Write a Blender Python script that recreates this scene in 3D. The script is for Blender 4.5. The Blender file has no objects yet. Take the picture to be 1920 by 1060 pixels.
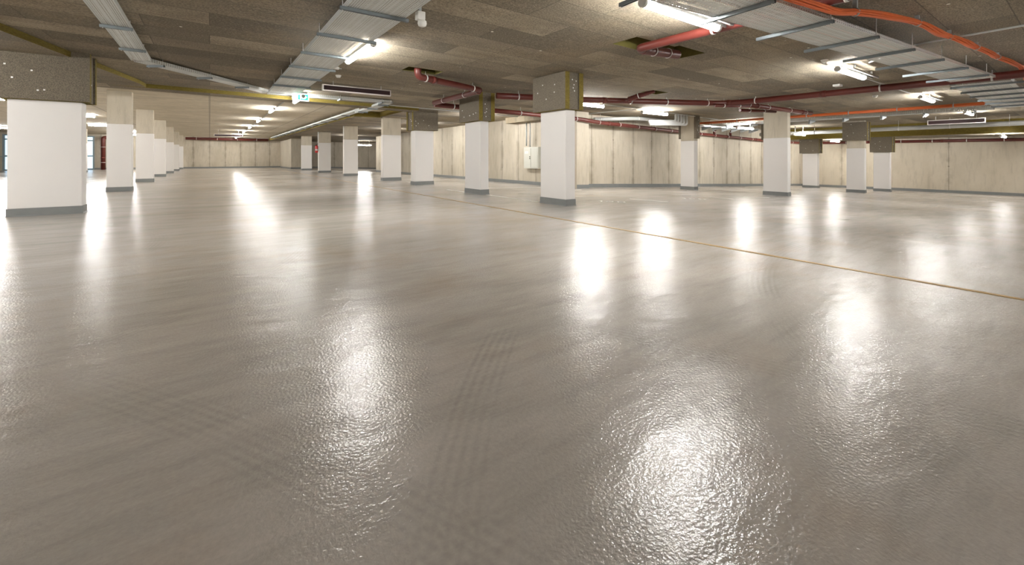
import bpy, bmesh, math, random
from mathutils import Vector, Matrix
random.seed(7)
S = bpy.context.scene
COL = S.collection
# ------------------------------------------------------------------ camera, light, exposure
YAW = math.atan2(567, 790)
cam_data = bpy.data.cameras.new('camera')
cam_data.sensor_width = 36
cam_data.lens = 790 / 1920 * 36
cam_data.shift_y = -234 / 1920
cam_data.clip_start = 0.05
cam_data.clip_end = 300
cam = bpy.data.objects.new('camera', cam_data)
cam.location = (0, 0, 1.0)
cam.rotation_euler = (math.pi / 2, 0, -YAW)
COL.objects.link(cam)
S.camera = cam
S.view_settings.view_transform = 'Standard'
S.view_settings.look = 'None'
S.view_settings.exposure = 0.72
S.view_settings.gamma = 1
S.view_settings.use_curve_mapping = False
S.cycles.max_bounces = 10
S.cycles.diffuse_bounces = 6
S.cycles.glossy_bounces = 4
S.cycles.transparent_max_bounces = 8
S.cycles.caustics_reflective = False
S.cycles.caustics_refractive = False
S.cycles.sample_clamp_indirect = 6
TUBE = 110.0          # strength of every lit tube
w = bpy.data.worlds.new('daylight')
S.world = w
w.use_nodes = True
w.node_tree.nodes['Background'].inputs[0].default_value = (0.72, 0.86, 1.0, 1)
w.node_tree.nodes['Background'].inputs[1].default_value = 1.3

# ------------------------------------------------------------------ the shape of the place
FOLD, SLOPE = 6.9, 0.034
def fz(x):                                  # floor height (the right half is a gentle ramp)
    return 0.0 if x < FOLD else -SLOPE * (x - FOLD)
def zc(x):                                  # underside of the insulated ceiling
    P = [(-30, 2.88), (-2.5, 2.88), (6.4, 2.76), (26, 2.66), (60, 2.66)]
    for (a, za), (b, zb) in zip(P, P[1:]):
        if x <= b:
            return za + (zb - za) * (x - a) / (b - a)
    return 2.66

# ------------------------------------------------------------------ materials
def nodes(m):
    m.use_nodes = True
    return m.node_tree, m.node_tree.nodes['Principled BSDF']
def N(nt, typ, **kw):
    n = nt.nodes.new(typ)
    for k, v in kw.items():
        if k.startswith('i_'):
            key = k[2:]
            key = int(key) if key.isdigit() else key.replace('_', ' ')
            n.inputs[key].default_value = v
        else:
            setattr(n, k, v)
    return n
def ramp(nt, src, stops, interp='LINEAR'):
    r = nt.nodes.new('ShaderNodeValToRGB')
    r.color_ramp.interpolation = interp
    e = r.color_ramp.elements
    while len(e) < len(stops):
        e.new(0.5)
    for k, (p, c) in enumerate(stops):
        e[k].position = p
        e[k].color = (c, c, c, 1) if isinstance(c, (int, float)) else (*c, 1)
    nt.links.new(src, r.inputs[0])
    return r.outputs[0]
def mth(nt, op, a, b=None, clamp=False):
    n = nt.nodes.new('ShaderNodeMath')
    n.operation = op
    n.use_clamp = clamp
    for k, v in enumerate((a, b)):
        if v is None:
            continue
        if isinstance(v, (int, float)):
            n.inputs[k].default_value = v
        else:
            nt.links.new(v, n.inputs[k])
    return n.outputs[0]
def mixc(nt, fac, a, b, mode='MIX'):
    n = nt.nodes.new('ShaderNodeMix')
    n.data_type = 'RGBA'
    n.blend_type = mode
    if isinstance(fac, (int, float)):
        n.inputs[0].default_value = fac
    else:
        nt.links.new(fac, n.inputs[0])
    for k, v in ((6, a), (7, b)):
        if isinstance(v, tuple):
            n.inputs[k].default_value = (*v, 1)
        else:
            nt.links.new(v, n.inputs[k])
    return n.outputs[2]
def noise(nt, vec, scale, detail=4, rough=0.55, dist=0.0):
    n = N(nt, 'ShaderNodeTexNoise', i_Scale=scale, i_Detail=detail, i_Roughness=rough, i_Distortion=dist)
    nt.links.new(vec, n.inputs['Vector'])
    return n.outputs['Fac']
def mapping(nt, vec, loc=(0, 0, 0), rot=(0, 0, 0), scale=(1, 1, 1)):
    n = nt.nodes.new('ShaderNodeMapping')
    n.inputs['Location'].default_value = loc
    n.inputs['Rotation'].default_value = rot
    n.inputs['Scale'].default_value = scale
    nt.links.new(vec, n.inputs['Vector'])
    return n.outputs[0]
def bump(nt, bsdf, h, strength, dist=0.01):
    b = N(nt, 'ShaderNodeBump', i_Strength=strength, i_Distance=dist)
    nt.links.new(h, b.inputs['Height'])
    nt.links.new(b.outputs[0], bsdf.inputs['Normal'])
def pos(nt):
    return nt.nodes.new('ShaderNodeNewGeometry').outputs['Position']
def obj_co(nt):
    return nt.nodes.new('ShaderNodeTexCoord').outputs['Object']

def simple(name, col, rough=0.5, metal=0.0, var=0.06, scale=12):
    m = bpy.data.materials.new(name)
    nt, b = nodes(m)
    f = noise(nt, obj_co(nt), scale)
    lo = tuple(max(0, c * (1 - var)) for c in col)
    hi = tuple(min(1, c * (1 + var)) for c in col)
    c = mixc(nt, f, lo, hi)
    nt.links.new(c, b.inputs['Base Color'])
    b.inputs['Roughness'].default_value = rough
    b.inputs['Metallic'].default_value = metal
    return m
def emissive(name, col, strength):
    m = bpy.data.materials.new(name)
    nt, b = nodes(m)
    b.inputs['Base Color'].default_value = (*col, 1)
    b.inputs['Emission Color'].default_value = (*col, 1)
    b.inputs['Emission Strength'].default_value = strength
    return m

def mat_floor():
    m = bpy.data.materials.new('coated_floor')
    nt, b = nodes(m)
    p = pos(nt)
    big = noise(nt, p, 0.33, 3, 0.5)
    c = mixc(nt, ramp(nt, big, [(0.3, 0.0), (0.7, 1.0)]), (0.49, 0.445, 0.40), (0.62, 0.57, 0.52))
    # broad streaks that darken the base colour
    st = noise(nt, mapping(nt, p, rot=(0, 0, 0.3), scale=(0.55, 1.7, 1)), 1.0, 6, 0.66)
    c = mixc(nt, ramp(nt, st, [(0.35, 0.0), (0.68, 0.45)]), c, (0.27, 0.256, 0.232))
    st2 = noise(nt, mapping(nt, p, rot=(0, 0, -0.15), scale=(0.8, 4.5, 1)), 1.3, 7, 0.7)
    c = mixc(nt, ramp(nt, st2, [(0.48, 0.0), (0.7, 0.28)]), c, (0.15, 0.144, 0.13))
    # brownish dust patches
    du = noise(nt, mapping(nt, p, loc=(3, 1, 0), scale=(1, 1, 1)), 0.8, 5, 0.6)
    c = mixc(nt, ramp(nt, du, [(0.52, 0.0), (0.72, 0.45)]), c, (0.42, 0.315, 0.23))
    # tyre marks: rings about far away turning points, each a band of narrow grooves
    sep = nt.nodes.new('ShaderNodeSeparateXYZ')
    nt.links.new(p, sep.inputs[0])
    X, Y = sep.outputs[0], sep.outputs[1]
    tot = None
    for (cx, cy, r, wd, k, ph) in [(-3.5, 6.6, 4.6, 0.11, 42, 0.9), (-3.5, 6.6, 3.0, 0.10, 42, 0.9), (5.5, -2.5, 6.1, 0.12, 40, 1.0),
                                   (5.5, -2.5, 4.5, 0.12, 40, 1.0), (-8.0, -3.0, 9.4, 0.13, 44, 1.1), (-8.0, -3.0, 10.9, 0.12, 44, 0.9),
                                   (0.5, 14.0, 6.4, 0.1, 50, 0.8), (0.5, 14.0, 8.0, 0.1, 50, 0.8), (9.0, 9.5, 5.4, 0.12, 44, 0.8), (9.5, 9.5, 7.1, 0.12, 44, 0.7)]:
        dx = mth(nt, 'SUBTRACT', X, cx)
        dy = mth(nt, 'SUBTRACT', Y, cy)
        rr = mth(nt, 'SQRT', mth(nt, 'ADD', mth(nt, 'MULTIPLY', dx, dx), mth(nt, 'MULTIPLY', dy, dy)))
        d = mth(nt, 'ABSOLUTE', mth(nt, 'SUBTRACT', rr, r))
        band = mth(nt, 'SUBTRACT', 1.0, mth(nt, 'DIVIDE', d, wd), clamp=True)
        band = mth(nt, 'MINIMUM', mth(nt, 'MULTIPLY', band, 3.0), 1.0)
        gro = mth(nt, 'ADD', 0.5, mth(nt, 'MULTIPLY', 0.5, mth(nt, 'SINE', mth(nt, 'MULTIPLY', rr, float(k) * 4))))
        ang = mth(nt, 'ARCTAN2', dy, dx)
        blk = mth(nt, 'ADD', 0.75, mth(nt, 'MULTIPLY', 0.25, mth(nt, 'SINE', mth(nt, 'MULTIPLY', ang, float(int(r * 120))))))
        v = mth(nt, 'MULTIPLY', mth(nt, 'MULTIPLY', band, gro), mth(nt, 'MULTIPLY', blk, ph))
        tot = v if tot is None else mth(nt, 'MAXIMUM', tot, v)
    mask = ramp(nt, noise(nt, p, 0.6, 3, 0.6), [(0.42, 0.0), (0.62, 1.0)])
    tm = mth(nt, 'MULTIPLY', tot, mask)
    c = mixc(nt, mth(nt, 'MULTIPLY', tm, 0.3), c, (0.085, 0.082, 0.075))
    # small chips and specks
    vo = N(nt, 'ShaderNodeTexVoronoi', i_Scale=1.1)
    nt.links.new(p, vo.inputs['Vector'])
    c = mixc(nt, ramp(nt, vo.outputs['Distance'], [(0.012, 0.8), (0.018, 0.0)]), c, (0.12, 0.09, 0.06))
    fine = noise(nt, p, 60, 3, 0.6)
    c = mixc(nt, mth(nt, 'MULTIPLY', ramp(nt, fine, [(0.3, 0.0), (0.7, 1.0)]), 0.2), c, (0.22, 0.21, 0.19))
    nt.links.new(c, b.inputs['Base Color'])
    rg = noise(nt, mapping(nt, p, scale=(0.5, 1.6, 1)), 1.4, 4, 0.6)
    nt.links.new(mth(nt, 'ADD', 0.165, mth(nt, 'MULTIPLY', rg, 0.09)), b.inputs['Roughness'])
    b.inputs['IOR'].default_value = 1.5
    orange = noise(nt, p, 85, 2, 0.5)
    wavy = noise(nt, mapping(nt, p, rot=(0, 0, 0.62), scale=(0.6, 1.3, 1)), 3.2, 3, 0.5)
    hh = mth(nt, 'ADD', mth(nt, 'MULTIPLY', orange, 0.008), mth(nt, 'MULTIPLY', wavy, 0.045))
    bb = N(nt, 'ShaderNodeBump', i_Strength=0.6, i_Distance=1.0)
    nt.links.new(mth(nt, 'MULTIPLY', hh, 0.35), bb.inputs['Height'])
    nt.links.new(bb.outputs[0], b.inputs['Normal'])
    return m

def mat_concrete(name, axis=None, pitch=1.25, base=(0.46, 0.41, 0.32), light=(0.60, 0.545, 0.45), joint=0.75, boards=False):
    m = bpy.data.materials.new(name)
    nt, b = nodes(m)
    p = pos(nt)
    n1 = noise(nt, mapping(nt, p, scale=(1, 1, 0.5)), 1.1, 6, 0.62)
    c = mixc(nt, ramp(nt, n1, [(0.3, 0.0), (0.7, 1.0)]), base, light)
    n2 = noise(nt, mapping(nt, p, scale=(4, 4, 0.7)), 1.6, 5, 0.65)
    dark = tuple(v * 0.62 for v in base)
    c = mixc(nt, ramp(nt, n2, [(0.5, 0.0), (0.78, 0.55)]), c, dark)
    vo = N(nt, 'ShaderNodeTexVoronoi', i_Scale=14.0)
    nt.links.new(p, vo.inputs['Vector'])
    c = mixc(nt, ramp(nt, vo.outputs['Distance'], [(0.05, 0.6), (0.09, 0.0)]), c, dark)
    h = noise(nt, p, 40, 4, 0.6)
    if axis:
        sep = nt.nodes.new('ShaderNodeSeparateXYZ')
        nt.links.new(p, sep.inputs[0])
        a = sep.outputs['X' if axis == 'x' else 'Y']
        wob = mth(nt, 'MULTIPLY', mth(nt, 'SUBTRACT', noise(nt, p, 2.5, 3), 0.5), 0.02)
        a2 = mth(nt, 'ADD', a, wob)
        cell = mth(nt, 'FLOOR', mth(nt, 'DIVIDE', a2, pitch))
        fr = mth(nt, 'FRACT', mth(nt, 'DIVIDE', a2, pitch))
        d = mth(nt, 'MULTIPLY', mth(nt, 'MINIMUM', fr, mth(nt, 'SUBTRACT', 1.0, fr)), pitch)
        line = ramp(nt, mth(nt, 'DIVIDE', d, 0.3), [(0.0, joint), (0.05, joint * 0.8), (0.075, 0.0)])
        stain = ramp(nt, mth(nt, 'DIVIDE', d, 0.3), [(0.0, 0.5), (0.6, 0.0)])
        stain = mth(nt, 'MULTIPLY', stain, ramp(nt, noise(nt, mapping(nt, p, scale=(1, 1, 1.2)), 1.7, 4), [(0.42, 0.0), (0.62, 1.0)]))
        wn = N(nt, 'ShaderNodeTexWhiteNoise', noise_dimensions='1D')
        nt.links.new(cell, wn.inputs['W'])
        tint = mth(nt, 'MULTIPLY', wn.outputs['Value'], 0.22)
        c = mixc(nt, tint, c, tuple(v * 0.7 for v in base))
        c = mixc(nt, stain, c, (0.2, 0.16, 0.11))
        c = mixc(nt, line, c, (0.16, 0.13, 0.095))
        # tie holes, two rows
        z = sep.outputs['Z']
        for zz in (0.55, 1.75):
            dz = mth(nt, 'ABSOLUTE', mth(nt, 'SUBTRACT', z, zz))
            da = mth(nt, 'ABSOLUTE', mth(nt, 'SUBTRACT', mth(nt, 'FRACT', mth(nt, 'DIVIDE', a, pitch * 2)), 0.5))
            da = mth(nt, 'MULTIPLY', da, pitch * 2)
            rr = mth(nt, 'SQRT', mth(nt, 'ADD', mth(nt, 'MULTIPLY', dz, dz), mth(nt, 'MULTIPLY', da, da)))
            c = mixc(nt, ramp(nt, rr, [(0.025, 0.7), (0.04, 0.0)]), c, (0.15, 0.12, 0.09))
    if boards:
        sep = nt.nodes.new('ShaderNodeSeparateXYZ')
        nt.links.new(p, sep.inputs[0])
        bd = noise(nt, mapping(nt, p, scale=(0.15, 5.0, 1)), 1.6, 4, 0.7)
        c = mixc(nt, ramp(nt, bd, [(0.4, 0.0), (0.75, 0.28)]), c, tuple(v * 0.55 for v in base))
        for comp, pit in (('Y', 3.0), ('X', 3.6)):
            fr = mth(nt, 'FRACT', mth(nt, 'DIVIDE', sep.outputs[comp], pit))
            d = mth(nt, 'MULTIPLY', mth(nt, 'MINIMUM', fr, mth(nt, 'SUBTRACT', 1.0, fr)), pit)
            c = mixc(nt, ramp(nt, d, [(0.02, 0.5), (0.035, 0.0)]), c, (0.16, 0.13, 0.095))
    nt.links.new(c, b.inputs['Base Color'])
    b.inputs['Roughness'].default_value = 0.82
    bump(nt, b, h, 0.25, 0.01)
    return m

def mat_wool_ceiling():
    m = bpy.data.materials.new('wood_wool_ceiling_board')
    nt, b = nodes(m)
    p = pos(nt)
    br = N(nt, 'ShaderNodeTexBrick', i_Scale=1.0, offset=0.37, offset_frequency=2)
    br.inputs['Mortar Size'].default_value = 0.006
    br.inputs['Brick Width'].default_value = 2.0
    br.inputs['Row Height'].default_value = 0.6
    br.inputs['Color1'].default_value = (0.0, 0.0, 0.0, 1)
    br.inputs['Color2'].default_value = (1, 1, 1, 1)
    br.inputs['Mortar'].default_value = (0.5, 0.5, 0.5, 1)
    nt.links.new(p, br.inputs['Vector'])
    tone = br.outputs['Color']
    c = mixc(nt, tone, (0.125, 0.102, 0.07), (0.38, 0.32, 0.225))
    sw = noise(nt, mapping(nt, p, scale=(0.6, 1.7, 1)), 1.5, 7, 0.7)
    c = mixc(nt, ramp(nt, sw, [(0.42, 0.0), (0.64, 0.65)]), c, (0.15, 0.124, 0.087))
    warm = noise(nt, mapping(nt, p, loc=(7, 2, 0)), 0.8, 4, 0.6)
    c = mixc(nt, ramp(nt, warm, [(0.5, 0.0), (0.75, 0.4)]), c, (0.38, 0.285, 0.165))
    f = noise(nt, mapping(nt, p, scale=(1, 1.5, 1)), 40, 6, 0.78)
    c = mixc(nt, ramp(nt, f, [(0.4, 0.75), (0.5, 0.0)]), c, (0.08, 0.064, 0.045))
    c = mixc(nt, ramp(nt, f, [(0.54, 0.0), (0.68, 0.6)]), c, (0.62, 0.54, 0.40))
    c = mixc(nt, ramp(nt, br.outputs['Fac'], [(0.0, 0.0), (1.0, 0.6)]), c, (0.05, 0.04, 0.03))
    vo = N(nt, 'ShaderNodeTexVoronoi', i_Scale=1.7)
    nt.links.new(p, vo.inputs['Vector'])
    c = mixc(nt, ramp(nt, vo.outputs['Distance'], [(0.03, 1.0), (0.04, 0.0)]), c, (0.85, 0.82, 0.7))
    nt.links.new(c, b.inputs['Base Color'])
    b.inputs['Roughness'].default_value = 0.9
    bump(nt, b, f, 0.6, 0.012)
    return m
def mat_wool_grey():
    m = bpy.data.materials.new('wood_wool_cap_board')
    nt, b = nodes(m)
    p = pos(nt)
    f = noise(nt, p, 75, 5, 0.78)
    c = mixc(nt, ramp(nt, f, [(0.35, 0.0), (0.65, 1.0)]), (0.075, 0.064, 0.048), (0.25, 0.214, 0.16))
    nt.links.new(c, b.inputs['Base Color'])
    b.inputs['Roughness'].default_value = 0.92
    bump(nt, b, f, 0.6, 0.01)
    return m
def mat_wool_yellow():
    m = bpy.data.materials.new('mineral_wool_edge')
    nt, b = nodes(m)
    p = pos(nt)
    f = noise(nt, mapping(nt, p, scale=(1, 1, 6)), 14, 4, 0.7)
    c = mixc(nt, ramp(nt, f, [(0.3, 0.0), (0.7, 1.0)]), (0.11, 0.082, 0.014), (0.24, 0.185, 0.034))
    nt.links.new(c, b.inputs['Base Color'])
    b.inputs['Roughness'].default_value = 0.95
    bump(nt, b, f, 0.4, 0.01)
    return m

def mat_perforated(name, side=False, narrow=False):
    # galvanised sheet with rows of punched slots (real see-through holes)
    m = bpy.data.materials.new(name)
    nt, b = nodes(m)
    o = obj_co(nt)
    sep = nt.nodes.new('ShaderNodeSeparateXYZ')
    nt.links.new(o, sep.inputs[0])
    U, V = sep.outputs[0], sep.outputs[1]     # U runs along the tray, V across it
    g = noise(nt, o, 5, 4, 0.6)
    c = mixc(nt, g, (0.6, 0.63, 0.62), (0.76, 0.79, 0.78))
    nt.links.new(c, b.inputs['Base Color'])
    b.inputs['Metallic'].default_value = 0.2
    b.inputs['Roughness'].default_value = 0.48
    def slots(pu, pv, lu, lv, lo, hi):
        fu = mth(nt, 'ABSOLUTE', mth(nt, 'SUBTRACT', mth(nt, 'FRACT', mth(nt, 'DIVIDE', U, pu)), 0.5))
        fv = mth(nt, 'ABSOLUTE', mth(nt, 'SUBTRACT', mth(nt, 'FRACT', mth(nt, 'DIVIDE', V, pv)), 0.5))
        a = mth(nt, 'LESS_THAN', fu, lu / pu / 2)
        bb = mth(nt, 'LESS_THAN', fv, lv / pv / 2)
        av = mth(nt, 'ABSOLUTE', V)
        inside = mth(nt, 'MULTIPLY', mth(nt, 'GREATER_THAN', av, lo), mth(nt, 'LESS_THAN', av, hi))
        return mth(nt, 'MULTIPLY', mth(nt, 'MULTIPLY', a, bb), inside)
    if side: V = sep.outputs[2]
    h1 = slots(0.034, 0.026, 0.019, 0.008, 0.195, 0.335)
    h2 = slots(0.045, 0.075, 0.007, 0.045, 0.038, 0.185)
    if narrow:
        h1 = slots(0.034, 0.022, 0.02, 0.008, 0.055, 0.132)
        h2 = slots(0.04, 0.2, 0.006, 0.0, 0.0, 0.04)
    h3 = slots(0.034, 0.026, 0.019, 0.008, 0.0, 0.035)
    hole = mth(nt, 'MAXIMUM', mth(nt, 'MAXIMUM', h1, h2), h3)
    if side: hole = slots(0.05, 0.026, 0.026, 0.011, 0.008, 0.2)
    tr = nt.nodes.new('ShaderNodeBsdfTransparent')
    mx = nt.nodes.new('ShaderNodeMixShader')
    nt.links.new(hole, mx.inputs[0])
    nt.links.new(b.outputs[0], mx.inputs[1])
    nt.links.new(tr.outputs[0], mx.inputs[2])
    nt.links.new(mx.outputs[0], nt.nodes['Material Output'].inputs['Surface'])
    return m

M = {}
M['floor'] = mat_floor()
M['con_x'] = mat_concrete('cast_concrete_joints_x', 'x', 1.25)
M['con_y'] = mat_concrete('cast_concrete_joints_y', 'y', 1.25)
M['con_plain'] = mat_concrete('smooth_concrete_wall', 'y', 4.6, base=(0.52, 0.46, 0.36), light=(0.64, 0.58, 0.475), joint=0.5)
M['con_pillar'] = mat_concrete('pillar_concrete', None, base=(0.47, 0.42, 0.33), light=(0.58, 0.53, 0.435))
M['con_ceil'] = mat_concrete('concrete_ceiling', None, base=(0.52, 0.46, 0.345), light=(0.66, 0.59, 0.46), boards=True)
M['wool'] = mat_wool_ceiling()
M['cap'] = mat_wool_grey()
M['yel'] = mat_wool_yellow()
M['white'] = simple('white_wall_paint', (0.74, 0.72, 0.70), 0.75, var=0.02, scale=3)
M['plinth'] = simple('grey_plinth_paint', (0.19, 0.2, 0.2), 0.45, var=0.12, scale=5)
M['galv'] = simple('galvanised_steel', (0.46, 0.49, 0.49), 0.42, 0.45, 0.12, 9)
M['chan'] = simple('channel_steel', (0.2, 0.23, 0.245), 0.5, 0.3, 0.15, 9)
M['perf'] = mat_perforated('perforated_tray_sheet')
M['perfn'] = mat_perforated('perforated_narrow_tray_sheet', narrow=True)
M['perfs'] = mat_perforated('perforated_tray_side', True)
M['red'] = simple('red_brown_pipe', (0.11, 0.02, 0.014), 0.42, 0.0, 0.12, 5)
M['orange'] = simple('orange_cable', (0.66, 0.135, 0.03), 0.5, 0.0, 0.1, 8)
M['pvc'] = simple('light_grey_plastic', (0.5, 0.51, 0.5), 0.4, 0.0, 0.04, 5)
M['rail'] = simple('lamp_rail_steel', (0.4, 0.4, 0.39), 0.5)
M['clip'] = simple('bright_zinc_clamp', (0.72, 0.72, 0.7), 0.35, 0.4, 0.05)
M['wplas'] = simple('white_plastic', (0.78, 0.77, 0.73), 0.4, 0.0, 0.02)
M['black'] = simple('black_rubber', (0.02, 0.02, 0.02), 0.5)
M['display'] = simple('dark_red_display', (0.02, 0.003, 0.004), 0.65, 0.0, 0.5, 30)
M['alu'] = simple('brushed_aluminium', (0.7, 0.66, 0.64), 0.35, 0.5, 0.04)
M['tube'] = emissive('lit_tube_cover', (1.0, 0.985, 0.955), TUBE)
M['lampgrey'] = simple('lamp_housing_grey', (0.55, 0.55, 0.52), 0.4)
M['green'] = emissive('exit_sign_green', (0.02, 0.55, 0.28), 1.0)
M['signwhite'] = emissive('exit_sign_white', (0.9, 1.0, 0.95), 1.4)
M['paint'] = simple('white_floor_paint', (0.66, 0.64, 0.58), 0.5, 0.0, 0.15, 20)
M['tan'] = simple('tan_joint_sealant', (0.36, 0.23, 0.085), 0.5, 0.0, 0.25, 3)
M['rwool'] = simple('recess_wool_painted_shade', (0.10, 0.085, 0.015), 0.9, 0.0, 0.2, 20)  # darker yellow wool, shade inside the ceiling holes put into the colour
M['extred'] = simple('extinguisher_red', (0.5, 0.02, 0.02), 0.3)
M['door'] = simple('cream_door', (0.62, 0.6, 0.52), 0.5, var=0.02)
M['frame'] = simple('grey_window_frame', (0.25, 0.33, 0.37), 0.4, 0.2)
gl = bpy.data.materials.new('window_glass')
nt_, b_ = nodes(gl)
b_.inputs['Base Color'].default_value = (0.75, 0.88, 0.95, 1)
b_.inputs['Transmission Weight'].default_value = 0.95
b_.inputs['Roughness'].default_value = 0.25
M['glass'] = gl
M['box'] = simple('pale_grey_cabinet', (0.56, 0.56, 0.5), 0.45, var=0.03)

# ------------------------------------------------------------------ mesh helpers
class MB:
    def __init__(self):
        self.v, self.f, self.m, self.sm = [], [], [], []
    def face(self, pts, mi=0, smooth=False):
        k = len(self.v)
        self.v += [tuple(p) for p in pts]
        self.f.append(tuple(range(k, k + len(pts))))
        self.m.append(mi)
        self.sm.append(smooth)
    def hexa(self, P, mi=0, mats=None):
        # P: 4 bottom (ccw) + 4 top
        k = len(self.v)
        self.v += [tuple(p) for p in P]
        F = [(3, 2, 1, 0), (4, 5, 6, 7), (0, 1, 5, 4), (1, 2, 6, 5), (2, 3, 7, 6), (3, 0, 4, 7)]
        for j, f in enumerate(F):
            self.f.append(tuple(k + i for i in f))
            self.m.append(mats[j] if mats else mi)
            self.sm.append(False)
    def box(self, x0, x1, y0, y1, z0, z1, mi=0, mats=None):
        a, b, c, d = (x0, y0), (x1, y0), (x1, y1), (x0, y1)
        self.hexa([(*q, z0) for q in (a, b, c, d)] + [(*q, z1) for q in (a, b, c, d)], mi, mats)
    def beam(self, p0, p1, w, h, mi=0):
        p0, p1 = Vector(p0), Vector(p1)
        d = (p1 - p0).normalized()
        up = Vector((0, 0, 1)) if abs(d.z) < 0.9 else Vector((1, 0, 0))
        s = d.cross(up).normalized()
        u = s.cross(d)
        P = []
        for q in (p0, p1):
            P.append([q - s * w / 2 - u * h / 2, q + s * w / 2 - u * h / 2, q + s * w / 2 + u * h / 2, q - s * w / 2 + u * h / 2])
        self.hexa(P[0] + P[1], mi)
    def tube(self, path, r, n=14, mi=0, cap=True, smooth=True, rib=None):
        path = [Vector(p) for p in path]
        rings = []
        prev = None
        for i, p in enumerate(path):
            if i == 0: t = path[1] - p
            elif i == len(path) - 1: t = p - path[i - 1]
            else: t = (path[i + 1] - p).normalized() + (p - path[i - 1]).normalized()
            t.normalize()
            if prev is None:
                up = Vector((0, 0, 1)) if abs(t.z) < 0.9 else Vector((1, 0, 0))
                s = t.cross(up).normalized()
            else:
                s = (prev - t * prev.dot(t)).normalized()
            prev = s
            u = s.cross(t)
            rad = r if rib is None else r * (1 + rib * (i % 2))
            rings.append([p + s * rad * math.cos(a) + u * rad * math.sin(a) for a in [2 * math.pi * j / n for j in range(n)]])
        k = len(self.v)
        for rg in rings:
            self.v += [tuple(q) for q in rg]
        for i in range(len(rings) - 1):
            for j in range(n):
                a, b = k + i * n + j, k + i * n + (j + 1) % n
                self.f.append((a, a + n, b + n, b))
                self.m.append(mi); self.sm.append(smooth)
        if cap:
            self.f.append(tuple(k + j for j in range(n))); self.m.append(mi); self.sm.append(False)
            e = k + (len(rings) - 1) * n
            self.f.append(tuple(e + n - 1 - j for j in range(n))); self.m.append(mi); self.sm.append(False)
    def lathe(self, c, prof, n=18, mi=0, axis='z'):
        k = len(self.v)
        for (r, h) in prof:
            for j in range(n):
                a = 2 * math.pi * j / n
                q = (r * math.cos(a), r * math.sin(a), h)
                if axis == 'y': q = (q[0], q[2], q[1])
                self.v.append((c[0] + q[0], c[1] + q[1], c[2] + q[2]))
        for i in range(len(prof) - 1):
            for j in range(n):
                a, b = k + i * n + j, k + i * n + (j + 1) % n
                self.f.append((a, b, b + n, a + n)); self.m.append(mi); self.sm.append(True)
        self.f.append(tuple(k + n - 1 - j for j in range(n))); self.m.append(mi); self.sm.append(False)
        e = k + (len(prof) - 1) * n
        self.f.append(tuple(e + j for j in range(n))); self.m.append(mi); self.sm.append(False)
    def build(self, name, mats, parent=None, bevel=0, loc=None, rotz=0, fix=True):
        me = bpy.data.meshes.new(name)
        me.from_pydata(self.v, [], self.f)
        for mm in (mats if isinstance(mats, (list, tuple)) else [mats]):
            me.materials.append(mm)
        for p, mi, s in zip(me.polygons, self.m, self.sm):
            p.material_index = mi
            p.use_smooth = s
        if fix:
            bm = bmesh.new(); bm.from_mesh(me)
            bmesh.ops.recalc_face_normals(bm, faces=bm.faces)
            bm.to_mesh(me); bm.free()
        o = bpy.data.objects.new(name, me)
        COL.objects.link(o)
        if loc is not None: o.location = loc
        o.rotation_euler.z = rotz
        if parent is not None: o.parent = parent
        if bevel:
            bv = o.modifiers.new('bevel', 'BEVEL')
            bv.width = bevel; bv.segments = 2; bv.limit_method = 'ANGLE'
        return o
def tag(o, label, cat, group=None):
    o['label'] = label; o['category'] = cat
    if group: o['group'] = group
    return o
def thing(name, label, cat, loc=(0, 0, 0), rotz=0, group=None):
    o = bpy.data.objects.new(name, None)
    o.empty_display_size = 0.1
    COL.objects.link(o)
    o.location = loc; o.rotation_euler.z = rotz
    return tag(o, label, cat, group)
def struct(o):
    o['kind'] = 'structure'
    return o
def fillet(path, r=0.15, n=5):
    P = [Vector(p) for p in path]
    out = [P[0]]
    for a, b, c in zip(P, P[1:], P[2:]):
        d1, d2 = (a - b), (c - b)
        rr = min(r, d1.length * 0.45, d2.length * 0.45)
        q0, q1 = b + d1.normalized() * rr, b + d2.normalized() * rr
        for k in range(n + 1):
            t = k / n
            out.append(q0 * (1 - t) ** 2 + b * 2 * t * (1 - t) + q1 * t * t)
    out.append(P[-1])
    return out

# ================================================================== SETTING
XL, XR, YB, YF = -18.0, 31.5, -9.0, 49.5
# floor
mb = MB()
xs = [XL - 0.3, FOLD, XR + 0.3]
for a, b in zip(xs, xs[1:]):
    mb.face([(a, YB - 0.3, fz(a)), (b, YB - 0.3, fz(b)), (b, YF + 0.3, fz(b)), (a, YF + 0.3, fz(a))])
    mb.face([(a, YB - 0.3, fz(a) - 0.3), (a, YF + 0.3, fz(a) - 0.3), (b, YF + 0.3, fz(b) - 0.3), (b, YB - 0.3, fz(b) - 0.3)])
struct(mb.build('floor', M['floor'], fix=False))

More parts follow.
